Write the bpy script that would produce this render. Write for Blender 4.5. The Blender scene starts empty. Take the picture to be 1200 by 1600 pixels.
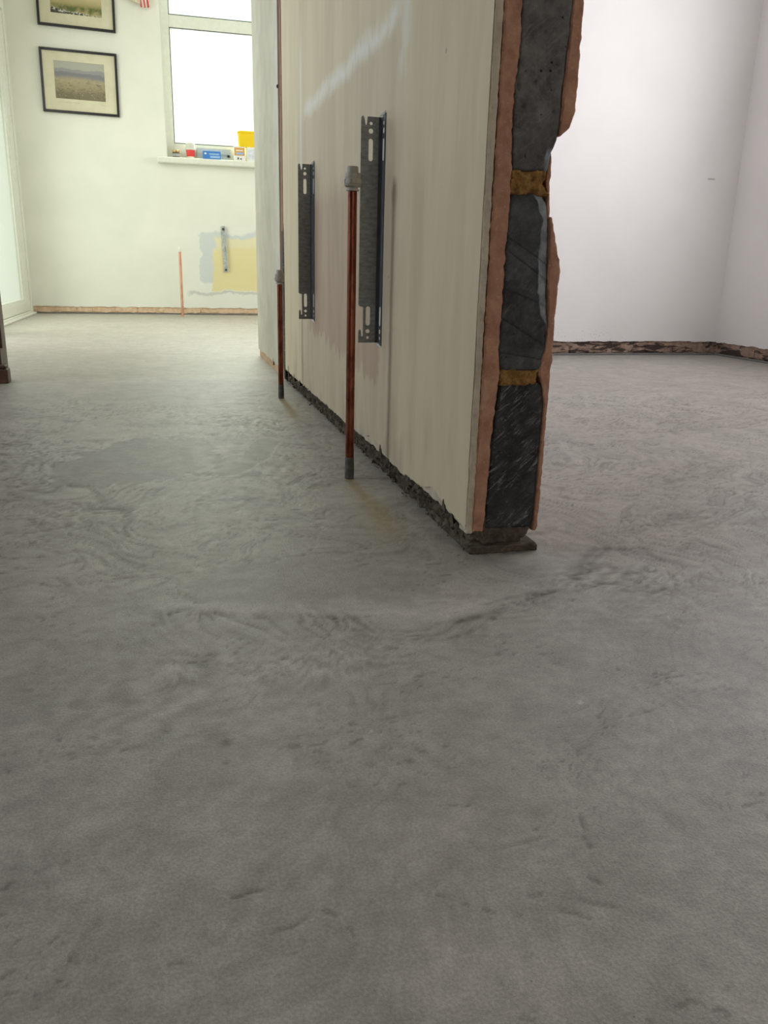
import bpy, math, random
import numpy as np
from mathutils import Matrix, Vector

random.seed(7)
SC = bpy.context.scene
COL = SC.collection

# ------------------------------------------------------------------ camera
FOC = 1260.9                                    # focal length in pixels of the 1200x1600 frame
YAW, PIT, ROL = [math.radians(a) for a in (15.049, 16.755, 1.394)]
cam_d = bpy.data.cameras.new('camera')
cam = bpy.data.objects.new('camera', cam_d)
COL.objects.link(cam)
_f = Vector((math.sin(YAW)*math.cos(PIT), math.cos(YAW)*math.cos(PIT), -math.sin(PIT)))
_r = Vector((math.cos(YAW), -math.sin(YAW), 0))
_u = _r.cross(_f)
_c, _s = math.cos(ROL), math.sin(ROL)
_r2 = _c*_r + _s*_u
_u2 = -_s*_r + _c*_u
M = Matrix((( _r2.x, _u2.x, -_f.x, 0), (_r2.y, _u2.y, -_f.y, 0), (_r2.z, _u2.z, -_f.z, 0.40), (0, 0, 0, 1)))
cam.matrix_world = M
cam_d.sensor_fit = 'AUTO'
cam_d.sensor_width = 36.0
cam_d.lens = 36.0*FOC/1600.0
cam_d.clip_start = 0.02
SC.camera = cam

# ------------------------------------------------------------------ sky, daylight, exposure
W = bpy.data.worlds.new('overcast_sky')
SC.world = W
W.use_nodes = True
wn = W.node_tree.nodes['Background']
wn.inputs[0].default_value = (0.97, 1.0, 0.97, 1)
wn.inputs[1].default_value = 1.6

def daylight(name, loc, target, sx, sy, watts, col):
    d = bpy.data.lights.new(name, 'AREA')
    d.shape = 'RECTANGLE'; d.size = sx; d.size_y = sy; d.energy = watts; d.color = col
    o = bpy.data.objects.new(name, d); COL.objects.link(o)
    o.location = loc
    o.rotation_euler = (Vector(target)-Vector(loc)).to_track_quat('-Z', 'Z').to_euler()
    return o
# daylight at the windows / glazed door, plus two unseen fills added for brightness
daylight('daylight_far_window', (0.66, 7.55, 1.95), (0.66, 5.2, 0.0), 1.1, 1.1, 62, (1.0, .99, 0.98))
daylight('daylight_patio_door', (-1.35, 5.4, 1.3), (0.6, 5.4, 0.0), 2.2, 1.7, 39, (1.0, .99, 0.96))
daylight('added_kitchen_fill', (3.2, 5.5, 1.6), (-0.4, 5.6, 0.0), 1.7, 1.1, 34, (1.0, .99, 0.96))  # unseen fill, added to even out the light in the far room
daylight('daylight_main_window', (-3.25, 2.3, 1.6), (-0.3, 2.6, 0.0), 1.1, 1.0, 42, (0.80, 0.88, 1.0))
daylight('daylight_right_window', (3.2, 2.5, 1.5), (1.0, 3.6, 0.6), 1.0, 1.1, 44, (1.0, 0.97, 1.0))
daylight('added_rear_fill', (1.0, -3.25, 1.2), (0.7, 1.0, 0.6), 1.5, 1.1, 16, (1.0, 0.94, 0.89))  # unseen fill, added behind the camera for the partition's broken end

SC.view_settings.view_transform = 'Standard'
SC.view_settings.look = 'None'
SC.view_settings.gamma = 1.0
SC.view_settings.use_curve_mapping = False
SC.view_settings.exposure = 0.0
try:
    SC.cycles.use_denoising = True
    SC.cycles.max_bounces = 10
    SC.cycles.diffuse_bounces = 6
    SC.cycles.sample_clamp_indirect = 6.0
    SC.cycles.caustics_reflective = False
    SC.cycles.caustics_refractive = False
except Exception:
    pass

# ------------------------------------------------------------------ numpy noise
_rng = np.random.default_rng(11)
_perm = _rng.permutation(512).astype(np.int64)
_perm = np.concatenate([_perm, _perm])
_ang = _rng.random(1024)*2*np.pi
_gx, _gy = np.cos(_ang), np.sin(_ang)
def noise(x, y, seed=0):
    x = np.asarray(x, float)+seed*17.37; y = np.asarray(y, float)+seed*9.71
    xi = np.floor(x).astype(np.int64); yi = np.floor(y).astype(np.int64)
    xf = x-xi; yf = y-yi
    def g(a, b, dx, dy):
        h = _perm[(_perm[a & 511]+b) & 511]
        return _gx[h]*dx+_gy[h]*dy
    u = xf*xf*xf*(xf*(xf*6-15)+10); v = yf*yf*yf*(yf*(yf*6-15)+10)
    a = g(xi, yi, xf, yf); b = g(xi+1, yi, xf-1, yf)
    c = g(xi, yi+1, xf, yf-1); d = g(xi+1, yi+1, xf-1, yf-1)
    return ((a*(1-u)+b*u)*(1-v)+(c*(1-u)+d*u)*v)*1.4
def fbm(x, y, o=4, seed=0, gain=.5):
    s = 0; a = 1.0; f = 1.0
    for i in range(o):
        s = s+a*noise(x*f, y*f, seed+i*3); a *= gain; f *= 2.03
    return s
def sstep(a, b, x):
    t = np.clip((x-a)/(b-a), 0, 1); return t*t*(3-2*t)
def dline(px, py, pts):
    """distance to polyline, arc parameter, signed side"""
    best = np.full(px.shape, 1e9); side = np.zeros(px.shape); par = np.zeros(px.shape); L = 0.0
    for (x0, y0), (x1, y1) in zip(pts[:-1], pts[1:]):
        dx, dy = x1-x0, y1-y0; l = math.hypot(dx, dy)
        t = np.clip(((px-x0)*dx+(py-y0)*dy)/(l*l), 0, 1)
        ex, ey = px-(x0+t*dx), py-(y0+t*dy)
        d = np.hypot(ex, ey); m = d < best
        best = np.where(m, d, best); side = np.where(m, np.sign(dx*ey-dy*ex), side); par = np.where(m, L+t*l, par)
        L += l
    return best, par/L, side

# ------------------------------------------------------------------ object helpers
def link_mesh(name, verts, faces, mat, parent=None, smooth=False, loc=None):
    me = bpy.data.meshes.new(name)
    me.from_pydata([tuple(map(float, v)) for v in verts], [], faces)
    me.update()
    if mat: me.materials.append(mat)
    if smooth: me.polygons.foreach_set('use_smooth', [True]*len(me.polygons))
    o = bpy.data.objects.new(name, me); COL.objects.link(o)
    if parent: o.parent = parent
    if loc: o.location = loc
    return o
def tag(o, label=None, cat=None, group=None, kind=None):
    if label: o['label'] = label
    if cat: o['category'] = cat
    if group: o['group'] = group
    if kind: o['kind'] = kind
    return o
def empty(name, loc, label, cat, group=None, rz=0):
    o = bpy.data.objects.new(name, None); COL.objects.link(o)
    o.empty_display_size = .05
    o.location = loc; o.rotation_euler = (0, 0, rz)
    return tag(o, label, cat, group)
class MB:
    def __init__(self): self.v = []; self.f = []
    def add(self, vs, fs):
        n = len(self.v); self.v += [tuple(v) for v in vs]; self.f += [tuple(i+n for i in f) for f in fs]; return self
    def box(self, x0, x1, y0, y1, z0, z1):
        vs = [(x0,y0,z0),(x1,y0,z0),(x1,y1,z0),(x0,y1,z0),(x0,y0,z1),(x1,y0,z1),(x1,y1,z1),(x0,y1,z1)]
        return self.add(vs, [(0,3,2,1),(4,5,6,7),(0,1,5,4),(1,2,6,5),(2,3,7,6),(3,0,4,7)])
    def lathe(self, prof, n=24, cx=0, cy=0):
        vs = []; fs = []
        for r, z in prof:
            for k in range(n):
                a = 2*math.pi*k/n; vs.append((cx+r*math.cos(a), cy+r*math.sin(a), z))
        for i in range(len(prof)-1):
            for k in range(n):
                k2 = (k+1) % n; fs.append((i*n+k, i*n+k2, (i+1)*n+k2, (i+1)*n+k))
        fs.append(tuple(range(n-1, -1, -1))); fs.append(tuple((len(prof)-1)*n+k for k in range(n)))
        return self.add(vs, fs)
    def build(self, name, mat, parent=None, smooth=False, bevel=0, loc=None, seg=2):
        o = link_mesh(name, self.v, self.f, mat, parent, smooth, loc)
        if bevel:
            m = o.modifiers.new('bevel', 'BEVEL'); m.width = bevel; m.segments = seg; m.limit_method = 'ANGLE'
        return o
def smooth_by_angle(o, deg=35):
    me = o.data
    me.polygons.foreach_set('use_smooth', [True]*len(me.polygons))
    me.set_sharp_from_angle(angle=math.radians(deg))

def ring_slab(name, P, mat, parent=None, smooth=True):
    """P: array (rows, ring, 3); closed ring per row, capped at both ends -> watertight mesh"""
    nr, nc = P.shape[:2]
    vs = P.reshape(-1, 3).tolist(); fs = []
    for i in range(nr-1):
        for j in range(nc):
            j2 = (j+1) % nc
            fs.append((i*nc+j, i*nc+j2, (i+1)*nc+j2, (i+1)*nc+j))
    fs.append(tuple(range(nc-1, -1, -1))); fs.append(tuple((nr-1)*nc+j for j in range(nc)))
    o = link_mesh(name, vs, fs, mat, parent)
    if smooth: smooth_by_angle(o, 40)
    return o

def end_slab(name, zk, xl, xr, mat, parent, y0=1.057, depth=.10, nz=70, nx=12, edge=.0012, rel=.0012, relf=60., rnd=.003, seed=0, fy=None, ztop=None, xl2=None, xr2=None, facet_lit=None):
    """piece of the wall's broken end: outline xl(z)..xr(z), rough front at y0, running back along +Y"""
    zz = np.linspace(zk[0], zk[-1], nz)
    if ztop: zz = np.concatenate([zz, np.linspace(zk[-1], ztop, 6)[1:]])
    L = np.interp(zz, zk, xl); R = np.interp(zz, zk, xr)
    L = L+edge*fbm(zz*90, zz*0+seed, 3, seed); R = R+edge*fbm(zz*90, zz*0+5.5+seed, 3, seed+2)
    u = np.linspace(0, 1, nx)
    X = L[:, None]*(1-u)+R[:, None]*u
    Z = np.repeat(zz[:, None], nx, 1)
    Y = y0+rel*fbm(X*relf, Z*relf, 4, seed+4)
    w = (R-L)[:, None]
    dedge = np.minimum(u*w, (1-u)*w)
    Y = Y+rnd*np.clip(1-dedge/max(rnd, 1e-5), 0, 1)**2
    dz = np.minimum(Z-zz[0], (1e3 if ztop else zz[-1])-Z)
    Y = Y+rnd*np.clip(1-dz/max(rnd, 1e-5), 0, 1)**2
    if fy is not None: Y = Y+fy(X, Z)
    front = np.stack([X, Y, Z], -1)
    bl = np.stack([(L if xl2 is None else np.full_like(L, xl2)), np.full_like(L, y0+depth), zz], -1)[:, None]
    br = np.stack([(R if xr2 is None else np.full_like(R, xr2)), np.full_like(R, y0+depth), zz], -1)[:, None]
    o = ring_slab(name, np.concatenate([bl, front, br], 1), mat, parent)
    if facet_lit is not None:
        at = o.data.attributes.new('facet_lit', 'FLOAT', 'POINT'); A = facet_lit(X, Z)
        at.data.foreach_set('value', np.concatenate([A[:, :1]*0, A, A[:, -1:]], 1).ravel().astype(np.float32))
    return o

def side_slab(name, ys, zb, zt, x_front, thick, mat, parent, rows=40, wav=.0006, bfun=None, sgn=1, seed=0, y0fun=None, rough=0, roughf=50, zpow=1.6):
    """skin on a wall that runs along Y; bottom edge zb(y); front faces -X (sgn=1)"""
    ys = np.asarray(ys, float)
    t = np.linspace(0, 1, rows)**zpow
    ZB = np.asarray(zb, float)
    Z = ZB[:, None]*(1-t)+zt*t
    Y = np.repeat(ys[:, None], rows, 1)
    if y0fun is not None:
        k = np.clip(1-(ys-ys[0])/.03, 0, 1)[:, None]
        Y = Y+k*y0fun(Z)
    X = x_front+wav*fbm(Y*3, Z*3, 3, seed)+rough*fbm(Y*roughf, Z*roughf, 4, seed+5)
    fr = np.stack([X, Y, Z], -1)
    b0 = np.stack([np.full_like(ys, x_front+sgn*thick), Y[:, 0], ZB], -1)[:, None]
    b1 = np.stack([np.full_like(ys, x_front+sgn*thick), Y[:, -1], np.full_like(ys, zt)], -1)[:, None]
    return ring_slab(name, np.concatenate([b0, fr, b1], 1), mat, parent)

# ------------------------------------------------------------------ material helpers
class N:
    def __init__(self, name, rough=.6, metal=0, spec=.5):
        self.m = bpy.data.materials.new(name); self.m.use_nodes = True
        self.t = self.m.node_tree; self.b = self.t.nodes['Principled BSDF']
        self.b.inputs['Roughness'].default_value = rough
        self.b.inputs['Metallic'].default_value = metal
        self.b.inputs['Specular IOR Level'].default_value = spec
    def node(self, k, **kw):
        n = self.t.nodes.new(k)
        for a, v in kw.items(): setattr(n, a, v)
        return n
    def put(self, sock, v):
        if isinstance(v, bpy.types.NodeSocket): self.t.links.new(v, sock)
        elif isinstance(v, (tuple, list)) and len(v) == 3 and sock.type == 'RGBA': sock.default_value = (*v, 1)
        else: sock.default_value = v
    def pos(self):
        if not hasattr(self, '_p'):
            self._p = self.node('ShaderNodeTexCoord').outputs['Object']
            s = self.node('ShaderNodeSeparateXYZ'); self.put(s.inputs[0], self._p)
            self._xyz = s.outputs
        return self._p
    def xyz(self, i): self.pos(); return self._xyz[i]
    def math(self, op, a, b=0.0, c=0.0, clamp=False):
        n = self.node('ShaderNodeMath', operation=op, use_clamp=clamp)
        self.put(n.inputs[0], a); self.put(n.inputs[1], b); self.put(n.inputs[2], c); return n.outputs[0]
    def scale(self, s, v=None):
        n = self.node('ShaderNodeVectorMath', operation='MULTIPLY'); self.put(n.inputs[0], v or self.pos()); n.inputs[1].default_value = s
        return n.outputs[0]
    def rot(self, e, v=None):
        n = self.node('ShaderNodeVectorRotate', rotation_type='EULER_XYZ'); self.put(n.inputs['Vector'], v or self.pos()); n.inputs['Rotation'].default_value = e
        return n.outputs[0]
    def noise(self, sc, detail=4, rough=.55, vec=None, dist=0):
        n = self.node('ShaderNodeTexNoise'); self.put(n.inputs['Vector'], vec or self.pos())
        n.inputs['Scale'].default_value = sc; n.inputs['Detail'].default_value = detail
        n.inputs['Roughness'].default_value = rough; n.inputs['Distortion'].default_value = dist
        return n.outputs['Fac']
    def voro(self, sc, vec=None, feature='F1'):
        n = self.node('ShaderNodeTexVoronoi', feature=feature); self.put(n.inputs['Vector'], vec or self.pos()); n.inputs['Scale'].default_value = sc
        return n.outputs['Distance']
    def step(self, a, b, v):
        n = self.node('ShaderNodeMapRange', interpolation_type='SMOOTHSTEP'); self.put(n.inputs[0], v)
        self.put(n.inputs[1], a); self.put(n.inputs[2], b); return n.outputs[0]
    def band(self, v, lo, hi, soft):
        return self.math('MULTIPLY', self.step(lo-soft, lo+soft, v), self.math('SUBTRACT', 1.0, self.step(hi-soft, hi+soft, v)))
    def mul(self, *a):
        r = a[0]
        for b in a[1:]: r = self.math('MULTIPLY', r, b)
        return r
    def mix(self, f, a, b, mode='MIX'):
        n = self.node('ShaderNodeMix', data_type='RGBA', blend_type=mode)
        self.put(n.inputs[0], f); self.put(n.inputs[6], a); self.put(n.inputs[7], b); return n.outputs[2]
    def color(self, c): self.put(self.b.inputs['Base Color'], c); return self
    def rough(self, c): self.put(self.b.inputs['Roughness'], c); return self
    def bump(self, h, strength=.3, dist=.002):
        n = self.node('ShaderNodeBump'); n.inputs['Strength'].default_value = strength; n.inputs['Distance'].default_value = dist
        self.put(n.inputs['Height'], h)
        if self.b.inputs['Normal'].is_linked: self.t.links.new(self.b.inputs['Normal'].links[0].from_socket, n.inputs['Normal'])
        self.t.links.new(n.outputs[0], self.b.inputs['Normal']); return self
def plain(name, col, rough=.5, metal=0, var=.06, sc=30, bump=0):
    n = N(name, rough, metal)
    f = n.noise(sc, 4)
    d = tuple(max(0, c*(1-var*2)) for c in col); l = tuple(min(1, c*(1+var*2)) for c in col)
    n.color(n.mix(n.step(.3, .7, f), d, l))
    if bump: n.bump(n.noise(sc*4, 5), bump, .002)
    return n.m

# floor screed: vertex attributes carry the swirls poured into the compound
def mat_floor():
    n = N('poured_screed', .5, 0, .45)
    a = n.node('ShaderNodeAttribute', attribute_name='tone').outputs['Fac']
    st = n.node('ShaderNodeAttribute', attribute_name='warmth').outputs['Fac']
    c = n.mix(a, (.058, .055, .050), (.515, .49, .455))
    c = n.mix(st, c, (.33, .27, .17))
    p = n.scale((1, 1, 0))
    g = n.noise(420, 3, .6, p); g2 = n.noise(60, 6, .65, p); g3 = n.noise(9, 5, .6, p, .6)
    c = n.mix(1.0, c, n.mix(n.step(.25, .75, g), (.84, .84, .84), (1.16, 1.16, 1.16)), 'MULTIPLY')
    c = n.mix(1.0, c, n.mix(n.step(.3, .72, g2), (.9, .9, .9), (1.08, 1.08, 1.08)), 'MULTIPLY')
    c = n.mix(1.0, c, n.mix(n.step(.3, .7, g3), (.92, .93, .93), (1.07, 1.06, 1.05)), 'MULTIPLY')
    pits = n.math('SUBTRACT', 1.0, n.step(.0, .0035, n.math('SUBTRACT', n.voro(55, p), .045)))
    pits = n.mul(pits, n.step(.56, .62, n.noise(14, 3, .5, p)))
    c = n.mix(n.mul(pits, .55), c, (.07, .065, .06))
    n.color(c)
    n.rough(n.math('ADD', .40, n.mul(n.noise(25, 4, .6, p), .22)))
    n.bump(g2, .22, .003); n.bump(g, .35, .0016)
    return n.m

def mat_partition_paint():
    n = N('old_cream_paint', .62)
    P = n.pos(); y = n.xyz(1); z = n.xyz(2)
    streak = n.noise(1.0, 6, .55, n.scale((1, 13, 2.2)), .5)
    fine = n.noise(1.0, 5, .6, n.scale((1, 110, 7)))
    blot = n.noise(5, 5, .6)
    big = n.noise(1.0, 3, .5, n.scale((1, 7, 1.1)))
    c = n.mix(n.step(.32, .7, streak), (.60, .515, .335), (.68, .59, .40))
    c = n.mix(n.mul(n.step(.45, .75, big), .5), c, (.71, .63, .445))
    c = n.mix(n.mul(n.step(.52, .74, fine), .18), c, (.72, .67, .53))
    # duller band where the radiator hung
    yj = n.math('ADD', y, n.math('MULTIPLY', n.math('SUBTRACT', n.noise(9, 5), .5), .16))
    zj = n.math('ADD', z, n.math('MULTIPLY', n.math('SUBTRACT', n.noise(1.0, 5, .65, n.scale((1, 24, 4))), .5), .16))
    rad = n.mul(n.band(yj, 1.46, 2.6, .04), n.math('SUBTRACT', 1.0, n.step(.76, .86, zj)))
    c = n.mix(n.mul(rad, .65), c, n.mix(n.step(.35, .65, streak), (.50, .405, .29), (.57, .475, .345)))
    # bare pink plaster behind the lower half
    zf = n.math('ADD', zj, n.math('MULTIPLY', n.math('SUBTRACT', y, 2.0), -.06))
    bare = n.mul(n.band(yj, 1.60, 2.40, .012), n.step(.195, .21, zf), n.math('SUBTRACT', 1.0, n.step(.54, .62, zj)))
    pink = n.mix(n.step(.35, .65, streak), (.43, .31, .22), (.51, .385, .28))
    c = n.mix(n.mul(bare, .95), c, pink)
    # limewash flares round the old radiator outline
    zl = n.math('ADD', z, n.math('MULTIPLY', n.math('SUBTRACT', n.noise(7, 4), .5), .05))
    t = n.mul(n.band(zl, .803, .838, .018), n.band(y, 1.50, 2.50, .05))
    v1 = n.mul(n.band(y, 2.545, 2.585, .012), n.band(zj, .66, 1.0, .1))
    v2 = n.mul(n.band(yj, 1.44, 1.50, .02), n.band(zj, .73, .86, .05))
    fl = n.math('MAXIMUM', n.mul(t, n.step(.18, .55, n.noise(1.0, 4, .6, n.scale((1, 30, 14))))), n.math('MAXIMUM', n.mul(v1, .7), n.mul(v2, .6)))
    c = n.mix(n.mul(fl, .85), c, (.80, .79, .72))
    # greyer grime close to the floor
    gr = n.mul(n.math('SUBTRACT', 1.0, n.step(.05, .22, zj)), n.step(.52, .68, n.noise(1.0, 4, .6, n.scale((1, 9, 3)))))
    c = n.mix(n.mul(gr, .5), c, (.33, .30, .235))
    sp = n.math('SUBTRACT', 1.0, n.step(.03, .06, n.voro(13)))
    c = n.mix(n.mul(sp, n.step(.6, .62, n.noise(6, 2)), .6), c, (.2, .17, .13))
    n.color(c)
    n.bump(fine, .25, .0015); n.bump(n.noise(60, 4), .15, .001)
    return n.m

def mat_far_wall():
    n = N('cream_wall_paint', .7)
    x = n.xyz(0); z = n.xyz(2)
    j = n.math('MULTIPLY', n.math('SUBTRACT', n.noise(7, 5, .6), .5), .16)
    xj = n.math('ADD', x, j); zj = n.math('ADD', z, n.math('MULTIPLY', n.math('SUBTRACT', n.noise(6, 5, .6, n.rot((.3, .2, 1))), .5), .14))
    c = n.mix(n.step(.35, .65, n.noise(3, 4)), (.78, .79, .71), (.82, .825, .75))
    halo = n.mul(n.step(.19, .24, xj), n.math('SUBTRACT', 1.0, n.step(.64, .74, zj)))
    c = n.mix(n.mul(halo, .35), c, (.80, .81, .78))
    grey = n.mul(n.step(.285, .30, xj), n.band(zj, .27, .645, .012))
    c = n.mix(n.mul(grey, .8), c, (.58, .63, .64))
    yel = n.mul(n.step(.385, .40, n.math('ADD', xj, n.math('MULTIPLY', n.math('SUBTRACT', z, .35), -.12))), n.band(zj, .185, .61, .01))
    c = n.mix(n.mul(yel, .92), c, n.mix(n.step(.5, .56, zj), (.78, .69, .36), (.80, .74, .50)))
    ln = n.mul(n.step(.18, .24, xj), n.band(zj, .155, .178, .006))
    c = n.mix(n.mul(ln, .6), c, (.48, .49, .47))
    n.color(c); n.bump(n.noise(40, 4), .08, .001)
    return n.m

def mat_white_wall():
    n = N('white_matt_wall', .75)
    z = n.xyz(2); x = n.xyz(0)
    c = n.mix(n.step(.35, .65, n.noise(2, 4)), (.79, .775, .77), (.83, .815, .81))
    dots = n.math('SUBTRACT', 1.0, n.step(.10, .22, n.voro(95)))
    near = n.mul(n.band(x, 1.84, 2.28, .09), n.math('SUBTRACT', 1.0, n.step(.085, .17, z)), n.step(.36, .55, n.noise(16, 3)))
    c = n.mix(n.mul(dots, near, .9), c, (.12, .11, .10))
    sc = n.mul(n.band(x, 2.672, 2.712, .004), n.band(z, .868, .876, .003), n.step(2.0, 3.0, n.xyz(1)))
    c = n.mix(n.mul(sc, .6), c, (.3, .29, .28))
    n.color(c); n.bump(n.noise(50, 4), .05, .001)
    return n.m

def mat_plaster(name, a, b, c3, spots=.2):
    n = N(name, .9, 0, .2)
    c = n.mix(n.step(.3, .7, n.noise(35, 6, .65)), a, b)
    c = n.mix(n.mul(n.step(.6, .75, n.noise(18, 4, .6, n.scale((1, 1, .5)))), .55), c, c3)
    c = n.mix(n.mul(n.step(.62, .7, n.noise(260, 3)), spots), c, c3)
    n.color(c); n.bump(n.noise(150, 6, .7), .5, .002)
    return n.m

def mat_block(name, base, hi, scratch):
    n = N(name, .85, 0, .3)
    g = n.noise(30, 7, .7)
    c = n.mix(n.step(.28, .72, g), tuple(v*.45 for v in base), tuple(v*1.35 for v in base))
    c = n.mix(n.mul(n.step(.5, .72, n.noise(9, 3)), .6), c, tuple(v*.5 for v in base))
    r = n.rot((0, .75, 0))
    s = n.noise(1.0, 6, .72, n.scale((34, 20, 190), r), .9)
    patch = n.step(.40, .6, n.noise(26, 4))
    c = n.mix(n.mul(n.step(.52, .68, s), patch, scratch), c, hi)
    c = n.mix(n.mul(n.step(.52, .64, n.math('SUBTRACT', 1.0, s)), .7*scratch), c, tuple(v*.3 for v in base))
    c = n.mix(n.mul(n.step(.62, .72, n.noise(300, 3)), .18), c, hi)
    pit = n.math('SUBTRACT', 1.0, n.step(.10, .2, n.voro(85)))
    c = n.mix(n.mul(pit, n.step(.56, .6, n.noise(45, 2)), .9), c, (.008, .008, .008))
    fa = n.node('ShaderNodeAttribute', attribute_name='facet_lit').outputs['Fac']  # paler grey paints right-room light onto the fractured facets
    c = n.mix(fa, c, n.mix(n.step(.35, .65, n.noise(70, 5)), (.20, .215, .23), (.34, .36, .38)))
    n.color(c); n.bump(n.noise(110, 7, .75), .6, .003); n.bump(s, .3*scratch, .002)
    return n.m

M_floor = mat_floor()
M_paint = mat_partition_paint()
M_pale = plain('pale_far_light_paint', (.64, .635, .545), .65, var=.04, sc=9, bump=.1)  # paler tone includes light from the far room
M_skim = mat_plaster('grey_skim_plaster', (.48, .41, .31), (.64, .56, .44), (.34, .28, .21), .45)
M_brown = mat_plaster('brown_undercoat_plaster', (.38, .19, .122), (.53, .295, .195), (.64, .43, .32), .5)
M_brown2 = mat_plaster('pink_undercoat_plaster', (.36, .20, .135), (.46, .27, .19), (.27, .15, .10), .3)
M_block_top = mat_block('pale_aggregate_block', (.17, .16, .15), (.36, .35, .33), .25)
M_block_mid = mat_block('dark_slate_block', (.085, .085, .084), (.22, .22, .22), .35)
M_block_low = mat_block('black_scratched_block', (.055, .055, .057), (.42, .42, .40), .75)
M_mortar = mat_plaster('ochre_mortar', (.19, .095, .028), (.44, .25, .085), (.07, .032, .012), .9)
M_foot = mat_plaster('dark_crumbly_mortar', (.055, .044, .032), (.14, .115, .085), (.24, .20, .15), .6)
M_farwall = mat_far_wall()
M_white = mat_white_wall()
M_ceiling = plain('white_ceiling_paint', (.80, .80, .77), .8, var=.02)
M_room = plain('off_white_room_paint', (.33, .31, .285), .75, var=.03, sc=4)
M_strip = mat_plaster('exposed_pink_plaster', (.60, .42, .28), (.76, .57, .41), (.42, .27, .18), .2)
def mat_blotched():
    n = N('exposed_blotched_plaster', .9, 0, .2)
    c = n.mix(n.step(.3, .7, n.noise(30, 6, .65)), (.22, .145, .11), (.42, .30, .24))
    c = n.mix(n.mul(n.step(.49, .56, n.noise(1.0, 5, .65, n.scale((9, 9, 34)), .6)), .9), c, (.035, .028, .025))  # black blotches stretched along the strip
    c = n.mix(n.mul(n.step(.6, .68, n.noise(120, 4)), .5), c, (.10, .08, .07))
    n.color(c); n.bump(n.noise(140, 6, .7), .5, .003)
    return n.m
M_strip_dark = mat_blotched()
M_foam = plain('grey_edging_foam', (.16, .16, .155), .8)
M_upvc = plain('white_plastic_frame', (.76, .775, .69), .35, var=.015)
M_seal = plain('dark_grey_gasket', (.06, .07, .08), .6)
M_black = plain('black_picture_frame', (.012, .010, .014), .35)
M_mount = plain('cream_mount_board', (.66, .63, .47), .8, var=.03, sc=8)
M_darkwood = plain('dark_stained_wood', (.075, .035, .02), .45, var=.25, sc=25)
M_stopend = plain('grey_plastic_fitting', (.42, .385, .33), .5, var=.08, sc=60)
M_cement = plain('cement_splash', (.10, .095, .085), .8, var=.15, sc=80, bump=.3)
M_glint = plain('white_glint', (.92, .91, .86), .22, 0, var=.01)  # white stands in for glints on the bracket flange
M_zinc_dull = plain('dull_zinc_bend', (.085, .092, .10), .62, .2, var=.1)

def mat_copper(name, a, b, c3, rough):
    n = N(name, rough, 1.0)
    c = n.mix(n.step(.35, .65, n.noise(1.0, 5, .6, n.scale((60, 60, 18)), .5)), a, b)
    c = n.mix(n.mul(n.step(.58, .72, n.noise(1.0, 5, .6, n.scale((90, 90, 30)))), .6), c, c3)
    n.color(c); n.rough(n.math('ADD', rough-.08, n.mul(n.noise(40, 4), .25)))
    return n.m
M_copper = mat_copper('tarnished_copper', (.15, .042, .026), (.30, .10, .06), (.07, .016, .012), .36)
M_copper_far = mat_copper('clean_copper', (.62, .32, .22), (.72, .42, .30), (.5, .25, .17), .4)
def mat_zinc():
    n = N('galvanised_steel', .5, .6)
    c = n.mix(n.step(.3, .7, n.noise(1.0, 5, .65, n.scale((60, 60, 160)))), (.20, .21, .205), (.32, .33, .32))
    c = n.mix(n.mul(n.step(.55, .7, n.noise(30, 5)), .5), c, (.26, .24, .19))
    n.color(c); n.bump(n.noise(1.0, 4, .6, n.scale((80, 80, 500))), .12, .0006)
    return n.m
M_zinc = mat_zinc()
def mat_pane():
    m = bpy.data.materials.new('window_glass'); m.use_nodes = True; t = m.node_tree
    for k in list(t.nodes): t.nodes.remove(k)
    o = t.nodes.new('ShaderNodeOutputMaterial'); mx = t.nodes.new('ShaderNodeMixShader')
    tr = t.nodes.new('ShaderNodeBsdfTransparent'); gl = t.nodes.new('ShaderNodeBsdfGlossy'); fr = t.nodes.new('ShaderNodeFresnel')
    tr.inputs[0].default_value = (.93, .97, .90, 1); gl.inputs['Roughness'].default_value = .02; 
    # a ray leaving the pane meets the same ratio as one entering it
    ge = t.nodes.new('ShaderNodeNewGeometry'); ri = t.nodes.new('ShaderNodeMapRange')
    ri.inputs[3].default_value = 1.45; ri.inputs[4].default_value = 1/1.45
    t.links.new(ge.outputs['Backfacing'], ri.inputs[0]); t.links.new(ri.outputs[0], fr.inputs[0])
    t.links.new(fr.outputs[0], mx.inputs[0]); t.links.new(tr.outputs[0], mx.inputs[1]); t.links.new(gl.outputs[0], mx.inputs[2])
    t.links.new(mx.outputs[0], o.inputs[0]); return m
M_glass = mat_pane()

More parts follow.
